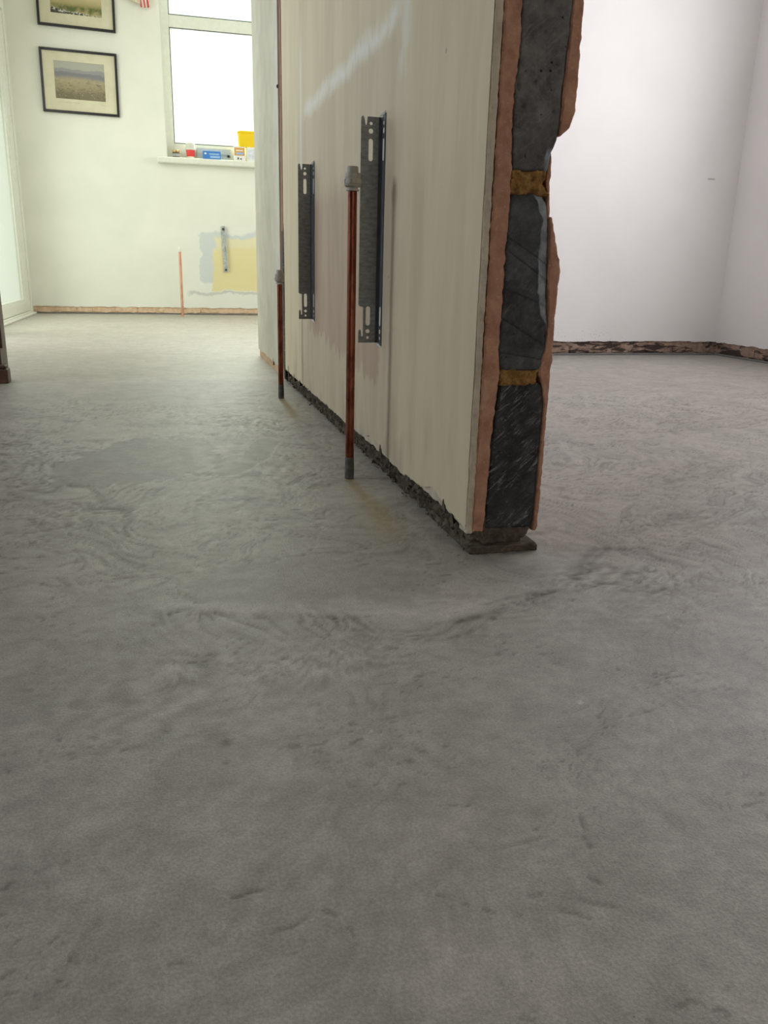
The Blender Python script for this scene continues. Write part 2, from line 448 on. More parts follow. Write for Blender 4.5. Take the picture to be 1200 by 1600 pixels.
# ------------------------------------------------------------------ floor
def build_floor():
    nr, nc = 640, 620
    Y = .2*np.exp(np.linspace(0, math.log(7.2/.2), nr))[:, None]
    u = np.linspace(0, 1, nc)[None]
    xl = np.maximum(-.27*Y-.12, -1.25); xr = np.minimum(.92*Y+.14, 3.0)
    X = xl*(1-u)+xr*u
    Y = np.repeat(Y, nc, 1)
    # marbled flow: domain-warped noise
    wx = fbm(X*2.2, Y*2.2, 3, 1); wy = fbm(X*2.2, Y*2.2, 3, 5)
    qx = X+.16*wx; qy = Y+.16*wy
    vx = fbm(qx*6, qy*6, 3, 9); vy = fbm(qx*6, qy*6, 3, 13)
    sx = qx+.07*vx; sy = qy+.07*vy
    flow = fbm(sx*9, sy*9, 4, 21)
    fine = fbm(sx*34, sy*46, 4, 25)
    lines = 1-np.abs(fbm(sx*14, sy*20, 3, 31))*3.2
    lines = np.clip(lines, 0, 1)**3
    fl2 = np.clip(1-np.abs(fbm(sx*30, sy*46, 3, 37))*3.0, 0, 1)**3
    big = fbm(X*1.3+3, Y*1.3, 3, 41)
    zone = sstep(-.12, .35, fbm(X*2.0, Y*2.0+4, 2, 45)+.30*sstep(.8, 1.3, Y)*(1-sstep(2.2, 2.9, Y)))
    far = 1-sstep(2.3, 3.2, Y)
    mid = sstep(.62, 1.0, Y)*far+.0
    k = .22+.78*mid
    tone = .60+.10*flow*k+.07*fine+.06*big-.32*lines*zone*far*k-.20*fl2*far*k*sstep(-.3, .3, fbm(X*5, Y*5, 2, 71))
    mott = fbm(X*16, Y*22, 5, 73, .6); tone = tone+.10*mott*(1-.5*mid)
    # short trowel dents in the near part
    dn = sstep(.34, .62, fbm(X*70+3*vx, Y*150+3*vy, 3, 77, .45))*sstep(.0, .45, fbm(X*7, Y*9, 2, 79))*far
    tone = tone-.27*dn
    h = (.0004*flow+.0003*fine-.0005*lines*zone-.0003*fl2)*far*k+.00025*mott*far-.0005*dn
    # rippled patches of swirl (contour-like rings)
    def rings(cx, cy, rx, ry, k, amp, rot=0):
        dx, dy = X-cx, Y-cy
        c, s = math.cos(rot), math.sin(rot)
        ex, ey = (dx*c+dy*s)/rx, (-dx*s+dy*c)/ry
        m = 1-sstep(.35, 1.0, np.hypot(ex, ey)+.35*flow+.3*vx)
        w = np.sin(k*(.55*ey+.28*ex*ex+.45*vx+.5*wx+.10*fine)+1.2*flow)
        return m, w
    for cx, cy, rx, ry, k, a, rot in ((.585, .90, .13, .10, 34, 1.0, .3), (.18, 2.1, .15, .22, 26, 1.1, .2), (.055, 1.40, .11, .10, 34, .7, 1.2),
                                      (.52, 1.12, .16, .16, 22, .6, .1), (.20, 1.52, .12, .26, 24, .7, 0), (-.28, 1.75, .15, .42, 30, .75, .2),
                                      (.36, 1.42, .09, .16, 22, .5, .1), (-.16, 1.36, .12, .12, 26, .7, .4), (.80, 1.1, .16, .2, 26, .35, .6),
                                      (.14, .78, .22, .09, 30, .5, .1), (-.02, .70, .12, .10, 30, .4, .3)):
        m, w = rings(cx, cy, rx, ry, k, a, rot)
        tone += m*a*(.20*w*np.abs(w)**.5-.03); h += m*a*.00035*w
    # smooth dark islands
    def island(cx, cy, rx, ry, amt, rot=0):
        nonlocal tone, h
        dx, dy = X-cx, Y-cy; c, s = math.cos(rot), math.sin(rot)
        r = np.hypot((dx*c+dy*s)/rx, (-dx*s+dy*c)/ry)+.10*wx+.16*vx+.10*flow+.05*fine
        m = 1-sstep(.9, 1.0, r)
        tone = tone*(1-m*.8)+(.58-amt)*m*.8; h = h*(1-m)-.0004*m
        rim = np.exp(-((r-1.03)/.05)**2); tone = tone+.5*rim*amt; rim = np.exp(-((r-.95)/.03)**2); tone = tone-.6*rim*amt
    island(-.06, 1.76, .15, .26, .21, -.45); island(.19, 1.80, .035, .15, .27, -.25); island(.13, 1.68, .04, .10, .18, -.3)
    island(.13, 1.0, .14, .085, .03)
    # the seam where two pours meet, tongue and drag marks
    def stroke(pts, wid, dt, dh, jag=.012, frag=0.0, onesided=0):
        nonlocal tone, h
        jx = jag*(vx+.6*flow); jy = jag*(vy+.6*fine)
        d, t, s = dline(X+jx, Y+jy, pts)
        fade = sstep(0, .12, t)*(1-sstep(.88, 1, t))
        m = np.exp(-(d/wid)**2)*fade
        if frag: m = m*sstep(-.15, .35, fbm(sx*40, sy*40, 2, 51)+.2*(1-frag))
        if onesided: m = m*(s*onesided > 0)
        tone = tone+dt*m; h = h+dh*m
    seam = [(-.08, .925), (-.011, .918), (.084, .884), (.174, .871), (.233, .853), (.307, .834), (.362, .851), (.439, .888), (.501, .902)]
    stroke(seam, .0045, -.24, -.0010, .012, .5)
    stroke([(x, y+.022) for x, y in seam], .020, .17, .0009, .008)
    stroke([(x, y-.016) for x, y in seam], .016, -.20, -.0006, .02, .8)
    stroke([(x+.03, y-.05) for x, y in seam[:6]], .014, -.18, -.0005, .03, .8); stroke([(x-.02, y-.10) for x, y in seam[:5]], .016, -.16, -.0005, .04, .8); stroke([(x-.02, y-.19) for x, y in seam[:5]], .012, -.12, -.0005, .04, .8)
    stroke([(.355, .868), (.372, .873), (.41, .886), (.445, .893), (.48, .896)], .006, -.30, -.0006, .003)
    stroke([(.40, .862), (.439, .880), (.49, .90)], .004, -.24, -.0006, .003)
    stroke([(.30, .832), (.345, .835), (.40, .860)], .007, -.22, -.0006, .003)
    stroke([(.505, .915), (.530, .945), (.558, .985), (.622, 1.05)], .008, -.34, -.0012, .006); stroke([(.530, .925), (.575, .985), (.640, 1.045)], .005, -.28, -.0009, .008)
    stroke([(.617, 1.042), (.660, 1.022), (.687, 1.016), (.679, .961)], .008, -.30, -.0008, .012)
    stroke([(.50, .875), (.55, .91), (.60, .90), (.637, .859)], .006, -.24, -.0006, .012); stroke([(.54, .86), (.58, .88), (.62, .86)], .006, -.20, -.0006, .012); stroke([(.58, .94), (.62, .95), (.66, .93)], .006, -.20, -.0006, .012)
    stroke([(-.214, 1.574), (-.141, 1.515), (-.099, 1.363), (-.08, 1.271), (-.087, 1.209)], .012, -.20, -.0009, .02)
    stroke([(-.36, 1.45), (-.25, 1.47), (-.16, 1.55)], .012, -.16, -.0008, .03)
    stroke([(-.30, 1.36), (-.22, 1.42), (-.10, 1.40)], .010, -.14, -.0006, .03)
    stroke([(-.369, 2.94), (-.144, 3.054), (.143, 2.945)], .03, -.10, -.0008, .03)
    stroke([(-.02, 1.55), (.06, 1.60), (.15, 1.59), (.24, 1.56)], .010, -.14, -.0006, .03)
    for pts, w in (([(.077, .423), (.082, .419), (.086, .413)], .0022), ([(.09, .404), (.0925, .399), (.093, .394)], .0013),
                   ([(.155, .418), (.162, .414)], .0018), ([(.169, .407), (.174, .403)], .0018), ([(.180, .399), (.190, .394)], .0018), ([(.197, .390), (.206, .387)], .0015),
                   ([(.290, .474), (.278, .450), (.281, .432)], .004), ([(.384, .596), (.40, .592), (.416, .594), (.442, .600)], .0014),
                   ([(.227, .385), (.236, .380), (.248, .372)], .0022), ([(.245, .392), (.258, .384), (.27, .378)], .0018), ([(.213, .402), (.226, .400)], .002),
                   ([(.262, .41), (.27, .40)], .003), ([(.44, .61), (.452, .60)], .003), ([(.47, .66), (.49, .65)], .003),
                   ([(.04, .41), (.056, .412), (.07, .42)], .0016), ([(.02, .446), (.045, .450)], .002), ([(-.02, .40), (-.01, .402)], .002),
                   ([(.19, .505), (.21, .50)], .0015), ([(.60, .80), (.62, .785)], .004), ([(.70, .95), (.73, .93)], .005)):
        stroke(pts, w*.75, -.30, -.0008, .0022, .35 if w > .0025 else 0)
    for cx, cy, rr in ((.576, .788, .0030), (.576, .765, .002), (.371, .626, .003), (.16, .62, .0015)):
        m = np.exp(-(np.hypot(X-cx, Y-cy)/rr)**4); tone += .5*m
    for cx, cy, rr in ((.030, .63, .006), (-.02, .66, .005), (.36, .83, .004), (.485, .86, .0025), (.512, .905, .0022), (.03, .60, .003), (.33, .74, .005)):
        m = np.exp(-(np.hypot(X-cx+.004*vx, Y-cy)/rr)**2); tone -= .28*m; h -= .0009*m
    # pipe shadows painted into the floor as warm, darker streaks
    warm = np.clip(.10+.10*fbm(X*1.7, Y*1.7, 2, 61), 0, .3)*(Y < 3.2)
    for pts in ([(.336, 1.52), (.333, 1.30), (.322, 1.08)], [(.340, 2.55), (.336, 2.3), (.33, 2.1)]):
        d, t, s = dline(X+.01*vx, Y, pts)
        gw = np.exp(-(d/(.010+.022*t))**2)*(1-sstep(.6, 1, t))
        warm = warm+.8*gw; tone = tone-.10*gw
    # the pour in the far room has dried paler, with a wavy front edge at the opening
    front = sstep(2.93, 3.06, Y+.10*wx+.05*vx)*((X < .45) | (Y > 3.86))
    tone = tone+.24*front+.05*front*noise(X*1.2, Y*5, 91)
    warm = warm+.22*front*sstep(3.3, 4.6, Y+.2*wx)
    tone = np.clip(tone, 0, 1)
    edge = np.minimum(np.minimum(u, 1-u)*8, 1)
    Z = h*edge*np.minimum(1, (Y-.2)*6)
    V = np.stack([X, Y, Z], -1).reshape(-1, 3)
    base = np.array([(-3.3, -3.3, -.0022), (3.3, -3.3, -.0022), (3.3, 7.5, -.0022), (-3.3, 7.5, -.0022)])
    nv = len(V); V = np.concatenate([V, base])
    i = (np.arange(nr-1)[:, None]*nc+np.arange(nc-1)[None]).ravel()
    F = np.stack([i, i+1, i+nc+1, i+nc], -1)
    F = np.concatenate([F, [[nv, nv+1, nv+2, nv+3]]]).astype(np.int32)
    me = bpy.data.meshes.new('floor')
    me.vertices.add(len(V)); me.vertices.foreach_set('co', V.astype(np.float32).ravel())
    me.loops.add(F.size); me.loops.foreach_set('vertex_index', F.ravel())
    me.polygons.add(len(F)); me.polygons.foreach_set('loop_start', np.arange(len(F), dtype=np.int32)*4)
    me.update(calc_edges=True)
    me.polygons.foreach_set('use_smooth', [True]*len(F))
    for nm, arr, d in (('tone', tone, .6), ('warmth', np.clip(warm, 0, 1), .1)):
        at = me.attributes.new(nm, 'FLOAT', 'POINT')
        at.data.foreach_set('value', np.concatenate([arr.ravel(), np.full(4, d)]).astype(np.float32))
    me.materials.append(M_floor)
    o = bpy.data.objects.new('floor', me); COL.objects.link(o)
    tag(o, 'grey poured screed floor with marbled swirls and drag marks', kind='structure')
build_floor()

# ------------------------------------------------------------------ room shell
HC = 2.55
def struct(o, label=None): return tag(o, label, kind='structure')
struct(MB().box(-3.3, 3.1, -3.3, 7.4, HC, HC+.1).build('ceiling', M_ceiling), 'white ceiling above the rooms')

# far wall with the window opening (front face y = 7.06); plaster skin stops short of the floor
WX0, WX1, WZ0, WZ1 = .07, 1.27, 1.195, 2.48
def ragged_wall_y(name, x0, x1, y, zb_base, mat, hole=None, core=.25, seed=0, thick=.014, n=160, amp=.006):
    """skin facing -Y with a ragged bottom edge, plus the masonry behind it"""
    xs = np.linspace(x0, x1, n)
    zb = zb_base+amp*fbm(xs*14, xs*0+seed, 4, seed)
    top = hole[2] if hole else HC
    P = []
    for x, b in zip(xs, zb): P.append([(x, y, b), (x, y, top), (x, y+thick, top), (x, y+thick, b)])
    o = ring_slab(name, np.array(P), mat, None, False)
    m = MB()
    if hole:
        a, b, c, d = hole
        m.box(x0, a, y, y+thick, c, HC).box(b, x1, y, y+thick, c, HC).box(a, b, y, y+thick, d, HC)
        m.box(x0, a, y+thick, y+core, 0, HC).box(b, x1, y+thick, y+core, 0, HC).box(a, b, y+thick, y+core, 0, c).box(a, b, y+thick, y+core, d, HC)
    else: m.box(x0, x1, y+thick, y+core, 0, HC)
    # join the two meshes
    me = o.data; vs = [v.co[:] for v in me.vertices]; fs = [tuple(p.vertices) for p in me.polygons]
    n0 = len(vs); vs += m.v; fs += [tuple(i+n0 for i in f) for f in m.f]
    me.clear_geometry(); me.from_pydata(vs, [], fs); me.update()
    return o
wf = struct(ragged_wall_y('wall_far', -1.08, 3.1, 7.06, .055, M_farwall, (WX0, WX1, WZ0, WZ1), seed=3), 'cream far wall with window and patched paint')

def strip_y(name, x0, x1, y, h, mat, seed, n=200, rows=8, thick=.012, rough=.004):
    xs = np.linspace(x0, x1, n); zz = np.linspace(0.0, h, rows)
    P = []
    for z in zz:
        yy = y+rough*fbm(xs*26, np.full(n, z*26), 4, seed)
        fr = np.stack([xs, yy, np.full(n, z)], -1)
        bk = np.array([(x1, y+thick, z), (x0, y+thick, z)])
        P.append(np.concatenate([fr, bk]))
    return ring_slab(name, np.array(P), mat)
def chunk(name, p0, p1, h0, h1, out, mat, parent, seed):
    """an angular lump of plaster stuck on a strip between p0 and p1 (floor points), standing out by vector `out`"""
    rr = random.Random(seed); n = 6
    top = []; bot = []
    vs = []
    for i in range(n):
        t = i/(n-1); x = p0[0]*(1-t)+p1[0]*t; y = p0[1]*(1-t)+p1[1]*t
        zb = h0+rr.uniform(-.004, .004); zt = h1+rr.uniform(-.007, .004)
        if i in (0, n-1): zt -= .006; zb += .004
        k = rr.uniform(.7, 1.1)
        vs += [(x, y, zb), (x+out[0]*k, y+out[1]*k, zb+.003), (x+out[0]*k*.9, y+out[1]*k*.9, zt-.003), (x, y, zt)]
    fs = []
    for i in range(n-1):
        a = i*4; b = a+4
        for j in range(4): j2 = (j+1) % 4; fs.append((a+j, b+j, b+j2, a+j2))
    fs.append((0, 1, 2, 3)); e = (n-1)*4; fs.append((e+3, e+2, e+1, e))
    return link_mesh(name, vs, fs, mat, parent)
bf = struct(strip_y('baseboard_far', -1.02, 2.9, 7.068, .062, M_strip, 4), 'bare pink plaster strip along the foot of the far wall')
xs = -.98; k = 0
while xs < .9:
    w = random.uniform(.10, .26)
    chunk('plaster_chunk', (xs, 7.069), (xs+w, 7.069), .010, random.uniform(.045, .058), (0, -.008), M_strip, bf, k+50); xs += w+random.uniform(.004, .03); k += 1
struct(MB().box(-1.02, 2.9, 7.052, 7.066, -.001, .010).build('trim_1', M_foam, None, bevel=.002), 'grey foam edging strip at the far wall')

# wall between right room and far room
wb = struct(ragged_wall_y('wall_back', .53, 2.9, 3.82, .068, M_white, None, core=.12, seed=8, amp=.005), 'white back wall of the right-hand room')
bb = struct(strip_y('baseboard_back', .53, 2.86, 3.828, .078, M_strip_dark, 9, rough=.005), 'dark-blotched bare plaster strip under the white back wall')
xs = 1.80; k = 0
while xs < 2.78:
    w = random.uniform(.09, .22)
    lo = random.choice((.008, .010, .03)); 
    chunk('plaster_chunk', (xs, 3.83), (xs+w, 3.83), lo, random.uniform(.048, .068), (0, -.007), M_strip_dark, bb, k+90); xs += w+random.uniform(.004, .035); k += 1
struct(MB().box(.56, 2.84, 3.800, 3.822, -.001, .009).build('trim_2', M_foam, None, bevel=.002), 'dark edging strip along the back wall of the right-hand room')

# right wall (faces -X) with its window nearer the camera
RX = 2.85; RW = (1.95, 3.03, .95, 2.1); KW = (4.6, 6.4, .95, 2.1)  # KW is an unseen opening added for the far-room fill
ysr = np.linspace(3.82, 3.05, 120)
def right_wall():
    zb = .066+.005*fbm(ysr*14, ysr*0+2, 4, 14)
    P = [[(RX, y, b), (RX, y, HC), (RX+.014, y, HC), (RX+.014, y, b)] for y, b in zip(ysr, zb)]
    o = ring_slab('wall_right', np.array(P), M_white, None, False)
    m = MB()
    a, b, c, d = RW
    m.box(RX, RX+.014, -3.2, a, .066, HC).box(RX, RX+.014, b, 3.05, .066, HC).box(RX, RX+.014, a, b, .066, c).box(RX, RX+.014, a, b, d, HC)
    m.box(RX+.014, RX+.25, -3.3, a, 0, HC).box(RX+.014, RX+.25, b, KW[0], 0, HC).box(RX+.014, RX+.25, KW[1], 7.3, 0, HC).box(RX+.014, RX+.25, KW[0], KW[1], 0, KW[2]).box(RX+.014, RX+.25, KW[0], KW[1], KW[3], HC).box(RX+.014, RX+.25, a, b, 0, c).box(RX+.014, RX+.25, a, b, d, HC)
    me = o.data; vs = [v.co[:] for v in me.vertices]; fs = [tuple(p.vertices) for p in me.polygons]
    n0 = len(vs); vs += m.v; fs += [tuple(i+n0 for i in f) for f in m.f]
    me.clear_geometry(); me.from_pydata(vs, [], fs); me.update()
    return struct(o, 'white right-hand wall')
right_wall()
def strip_x(name, x, y0, y1, h, mat, seed, sgn=1, n=220, rows=9, thick=.014, rough=.005, roughf=26, zt=None):
    ys = np.linspace(y0, y1, n); P = []
    for i, z in enumerate(np.linspace(0, 1, rows)):
        hz = z*(h if zt is None else zt(ys))*np.ones(n)
        xx = x+rough*fbm(ys*roughf, hz*roughf, 4, seed)
        P.append(np.concatenate([np.stack([xx, ys, hz], -1), [(x+sgn*thick, y1, hz[-1]), (x+sgn*thick, y0, hz[0])]]))
    return ring_slab(name, np.array(P), mat)
br = struct(strip_x('baseboard_right', RX+.006, 3.83, 2.2, .076, M_strip_dark, 17), 'bare plaster strip under the right-hand wall')
ys0 = 3.66; k = 0
while ys0 > 2.6:
    w = random.uniform(.10, .24)
    chunk('plaster_chunk', (RX+.008, ys0), (RX+.008, ys0-w), .012, random.uniform(.05, .066), (-.008, 0), M_strip_dark, br, k+130); ys0 -= w+random.uniform(.004, .03); k += 1
struct(MB().box(RX-.020, RX+.004, 2.2, 3.80, -.001, .009).build('trim_3', M_foam, None, bevel=.002), 'dark edging strip along the right-hand wall')

# shell behind the camera and to the left (never in view, shapes the light)
MWY = (1.7, 2.9, .95, 2.05)
m = MB()
m.box(-3.2, -3.0, -3.3, MWY[0], 0, HC).box(-3.2, -3.0, MWY[1], 3.1, 0, HC).box(-3.2, -3.0, MWY[0], MWY[1], 0, MWY[2]).box(-3.2, -3.0, MWY[0], MWY[1], MWY[3], HC)
struct(m.build('wall_left', M_room), 'off-white wall on the far left')
struct(MB().box(-3.2, .2, -3.2, -3.0, 0, HC).box(1.8, 3.1, -3.2, -3.0, 0, HC).box(.2, 1.8, -3.2, -3.0, 0, .6).box(.2, 1.8, -3.2, -3.0, 1.8, HC).build('wall_behind', M_room), 'off-white wall behind the viewer')  # opening added here to let the rear fill in
struct(MB().box(-3.0, -.66, 3.0, 3.12, 0, HC).build('wall_cross', M_room), 'off-white cross wall left of the opening')

# wall of the far room that carries the glazed door (face x = -1.02)
DX = -1.02
m = MB()
m.box(DX-.06, DX, 3.12, 4.30, 0, HC).box(DX-.06, DX, 4.30, 7.06, 2.16, HC).box(DX-.06, DX, 7.03, 7.06, 0, 2.16)
struct(m.build('wall_patio', M_farwall), 'cream side wall of the far room around the glazed door')
def patio_door():
    fr = MB()
    fr.box(DX-.035, DX+.012, 6.955, 7.03, 0, 2.16).box(DX-.09, DX+.012, 4.30, 4.375, 0, 2.16).box(DX-.09, DX+.012, 4.375, 6.955, 2.09, 2.16)
    root = struct(fr.build('door_1', M_upvc, None, bevel=.004), 'white plastic glazed door at left of the far room')
    th = MB().box(DX-.09, DX+.035, 4.30, 7.03, 0, .014); th.box(DX-.07, DX+.012, 4.375, 6.955, .014, .026)
    th.build('threshold', M_upvc, root, bevel=.004)
    # sliding leaf: stiles, rails and a stepped bead round the pane
    a, b, c, d = 4.9, 6.945, .03, 2.085
    sw = .20
    lf = MB().box(DX-.03, DX+.004, b-sw, b, c, d).box(DX-.03, DX+.004, a, a+sw, c, d).box(DX-.03, DX+.004, a+sw, b-sw, c, c+.07).box(DX-.03, DX+.004, a+sw, b-sw, d-.09, d)
    lf.build('door_leaf', M_upvc, root, bevel=.004)
    bd = MB()
    for i, (o, x) in enumerate(((0, .001), (.018, -.003))):
        y0, y1, z0, z1 = a+sw+o, b-sw-o, c+.07+o*.6, d-.09-o
        t = .018
        bd.box(DX-.022, DX+x, y1-t, y1, z0, z1).box(DX-.022, DX+x, y0, y0+t, z0, z1).box(DX-.022, DX+x, y0+t, y1-t, z0, z0+t*.6).box(DX-.022, DX+x, y0+t, y1-t, z1-t, z1)
    bd.build('glazing_bead', M_upvc, root, bevel=.002)
    MB().box(DX-.014, DX-.009, a+sw+.01, b-sw-.01, c+.08, d-.10).build('glass_pane', M_glass, root)
    gr = MB().box(DX-.002, DX+.006, b-.085, b-.078, c, d).box(DX-.002, DX+.006, b-.130, b-.124, c, d)
    gr.build('frame_ridge', M_upvc, root, bevel=.001)
patio_door()

# dark wooden doorway lining at the left of the frame, with its plinth block
def doorway_post():
    jb = MB().box(-.66, -.548, 3.0, 3.12, 0, 2.06)
    root = struct(jb.build('door_2', M_darkwood, None, bevel=.004), 'dark stained wooden doorway post at the left edge')
    ar = MB().box(-.66, -.536, 2.982, 3.0, .115, 2.06).box(-.66, -.544, 2.974, 2.982, .115, 2.06)
    ar.build('architrave', M_darkwood, root, bevel=.003)
    pl = MB().box(-.66, -.526, 2.962, 3.02, 0, .048).box(-.66, -.531, 2.968, 3.01, .048, .060)
    pl.build('plinth_block', plain('reddish_dark_wood', (.10, .045, .028), .5, var=.2, sc=20), root, bevel=.004)
doorway_post()

# ------------------------------------------------------------------ the broken partition wall
PX = .41; PY = 1.057; PE = 3.85
zt = HC
def partition():
    ye = np.concatenate([np.linspace(0, .4, 130), np.linspace(.4, 1.93, 230)[1:]])
    # paint skin, ragged foot with chips, up to the chase at y = 2.97
    ys = PY+ye
    ys = ys[ys < 2.965]
    zb = .043+.0045*fbm(ys*22, ys*0, 4, 3)+.004*noise(ys*5, ys*0, 8)
    zb += .012*np.exp(-((ys-1.62)/.09)**2)+.013*np.exp(-((ys-1.22)/.05)**2)-.006*np.exp(-((ys-1.40)/.05)**2)
    zb -= .008*sstep(1.13, PY, ys)
    jag = .0022
    root = side_slab('wall_partition', ys, zb, zt, PX-.0006, .0022, M_paint, None, rows=46, wav=.0005, seed=2,
                     y0fun=lambda Z: .0035+jag*fbm(Z*55, Z*0, 4, 6)+.0015*noise(Z*9, Z*0, 2))
    struct(root, 'cream painted partition wall broken open at its near end')
    # pale far stretch beyond the chase, far-room light put into its paint
    ys2 = np.linspace(3.055, PE, 90)
    zb2 = .032+.004*fbm(ys2*18, ys2*0, 3, 9)
    side_slab('far_light_paint_layer', ys2, zb2, zt, PX-.001, .012, M_pale, root, rows=24, seed=12)
    # grey skim behind the paint
    zb3 = .040+.004*fbm(ys*30, ys*0, 4, 21)-.010*sstep(1.13, PY, ys)+.0
    zb3 = np.minimum(zb3, zb-.0015)
    yk = ys.copy()
    side_slab('skim_coat', yk[yk > PY+.028], zb3[yk > PY+.028], zt, PX+.0012, .0095, M_skim, root, rows=20, seed=22, rough=.0008)
    zk = np.array([.030, .10, .20, .30, .40, .50, .60, .73])
    end_slab('skim_edge', zk, np.full(8, .4105), np.array([.4195, .4195, .420, .4195, .420, .420, .4205, .4215]), M_skim, root, depth=.032, nz=170, nx=6, edge=.0009, rel=.0016, relf=55, rnd=.0015, seed=31, ztop=zt)
    # brown undercoat of the left side: end piece and body
    xk = [.030, .05, .10, .158, .20, .268, .294, .337, .42, .501, .515, .53, .57, .62, .66, .69, .73]
    xi = [.4365, .438, .440, .4405, .443, .4475, .4435, .4440, .4445, .4465, .4445, .446, .4435, .4430, .4455, .4470, .4450]
    end_slab('undercoat_edge', xk, [x-.0 for x in np.interp(xk, [.030, .3, .73], [.4185, .4215, .4228])], xi, M_brown, root, depth=.06, nz=240, nx=10, edge=.0015, rel=.0022, relf=45, rnd=.0022, seed=41, ztop=zt)
    side_slab('undercoat', np.linspace(PY+.055, PE-.002, 120), .046+.003*fbm(np.linspace(0, 60, 120), np.zeros(120), 3, 5), zt, PX+.0112, .030, M_brown, root, rows=10, seed=44)
    # crumbly foot of the wall under the plaster, dark near the end and pink towards the far end
    f = strip_x('crumbling_foot', PX+.009, PY+.004, 2.96, .052, M_foot, 51, n=520, rows=14, thick=.03, rough=.0080, roughf=75)
    f.parent = root; f['kind'] = 'stuff'
    f2 = strip_x('bare_foot', PX+.004, 2.96, PE-.003, .042, M_strip, 53, n=160, rows=8, thick=.03, rough=.003); f2.parent = root
    # loose crumbs and thorns of mortar standing along the foot
    cr = MB(); rr = random.Random(5)
    for i in range(210):
        y = PY+(rr.random()**1.5)*1.9; r = rr.uniform(.0015, .0055); z = rr.uniform(.001, .045)*(1 if y < 1.7 else .7); x = PX+.004-rr.uniform(0, .006)*(1 if z < .02 else .3)
        vs = [(x+r*rr.uniform(-1, 1), y+r*rr.uniform(-1.4, 1.4), z+r*rr.uniform(-1, 1)) for _ in range(4)]
        cr.add(vs, [(0, 1, 2), (0, 2, 3), (0, 3, 1), (1, 3, 2)])
    c = cr.build('mortar_crumbs', M_foot, root); c['kind'] = 'stuff'
    # plaster thorns left at the paint edge
    th = MB()
    for y, z, hh in ((2.87, .040, .026), (2.74, .040, .014), (2.62, .041, .010), (2.95, .035, .03), (1.565, .050, .008), (1.16, .049, .006), (1.12, .040, .004), (3.30, .03, .018)):
        th.add([(PX-.001, y-.009, z-.012), (PX-.001, y+.010, z-.012), (PX-.002, y+rr.uniform(-.003, .003), z+hh), (PX+.010, y, z-.010)], [(0, 1, 2), (1, 3, 2), (3, 0, 2), (0, 3, 1)])
    th.build('plaster_shard', M_foot, root)
    # pipe chase: slot with its brown bed, a solid dark strip for the gap's shade low down and a nail
    MB().box(PX+.010, PX+.020, 2.95, 3.07, .03, zt).build('chase_bed', M_brown, root)
    n = 60; zz = np.linspace(.52, zt, n); P = []
    for i, z in enumerate(zz):
        a = 2.985+.004*noise(z*6, 0.3, 3); b = 3.022+.004*noise(z*6, .7, 5)
        P.append([(PX+.012, a, z), (PX+.001, a, z), (PX-.0005, (a+b)/2, z), (PX+.001, b, z), (PX+.012, b, z)])
    ring_slab('chase_filler', np.array(P), M_brown2, root)
    zz = np.linspace(.006, .54, 60); P = []
    for i, z in enumerate(zz):
        w = .034*min(1, (.545-z)/.12)
        a = 2.955-.2*w+.004*float(noise(z*14, .1, 7)); b = a+w+.003*float(noise(z*20, .4, 2))
        P.append([(PX+.010, a, z), (PX-.0022, a, z), (PX-.0022, b, z), (PX+.010, b, z)])
    ring_slab('chase_shade_strip', np.array(P), M_block_low, root)
    MB().lathe([(.001, 0), (.006, .0), (.006, .004), (.001, .006)], 10).build('nail_head', M_seal, root, loc=(PX-.003, 3.035, .985)).rotation_euler = (0, -math.pi/2, 0)
    # blocks of the core, seen end-on
    def pock(X, Z):
        d = 0
        for x, z, a, b, k in ((.4475, .628, .0022, .007, .006), (.4885, .634, .0035, .008, .005), (.470, .633, .0012, .0012, .004), (.456, .603, .0018, .0014, .005),
                              (.462, .545, .0013, .0024, .004), (.482, .545, .0022, .0020, .003), (.500, .645, .003, .002, .003), (.498, .600, .002, .002, .003), (.478, .690, .002, .002, .003)):
            d = d+k*np.exp(-(((X-x)/a)**2+((Z-z)/b)**2))
        return d+np.clip(X-.493, 0, 1)*.4*(1-sstep(.55, .56, Z))
    end_slab('block', [.528, .545, .57, .60, .63, .655, .69, .73], [.4475, .446, .4445, .4440, .4445, .4460, .4475, .4450],
             [.4975, .500, .5075, .5085, .5090, .5105, .5125, .5140], M_block_top, root, depth=.42, nz=130, nx=40, edge=.0007, rel=.0014, relf=40, rnd=.003, seed=61, ztop=.765, fy=pock,
             facet_lit=lambda X, Z: .9*sstep(-.001, .001, X-.4905-.3*np.clip(Z-.545, 0, 1))*(1-sstep(.553, .558, Z)))
    facet_z = [.26, .33, .345, .375, .42, .455, .468, .482, .501, .52]; facet_x = [.53, .512, .5015, .4955, .4935, .4945, .4965, .4885, .4815, .474]  # outline of the facet that carries the painted right-room light
    def chip(X, Z):
        xb = np.interp(Z, facet_z, facet_x)
        crack = 0
        for z0, sl in ((.445, -.55), (.428, -.62), (.378, -.35), (.338, -.55), (.292, -.15)):
            crack = crack+.0022*np.exp(-((Z-(z0+sl*(X-.446)))/.0011)**2)
        step = .0012*np.tanh((Z-(.436-.6*(X-.446)))/.002)+.001*np.tanh((Z-(.288-.15*(X-.446)))/.0015)
        top = .5*np.clip(Z-(.490-.9*np.clip(.456-X, 0, 1)), 0, 1)
        return np.clip(X-xb, 0, 1)*.35+crack+step+top
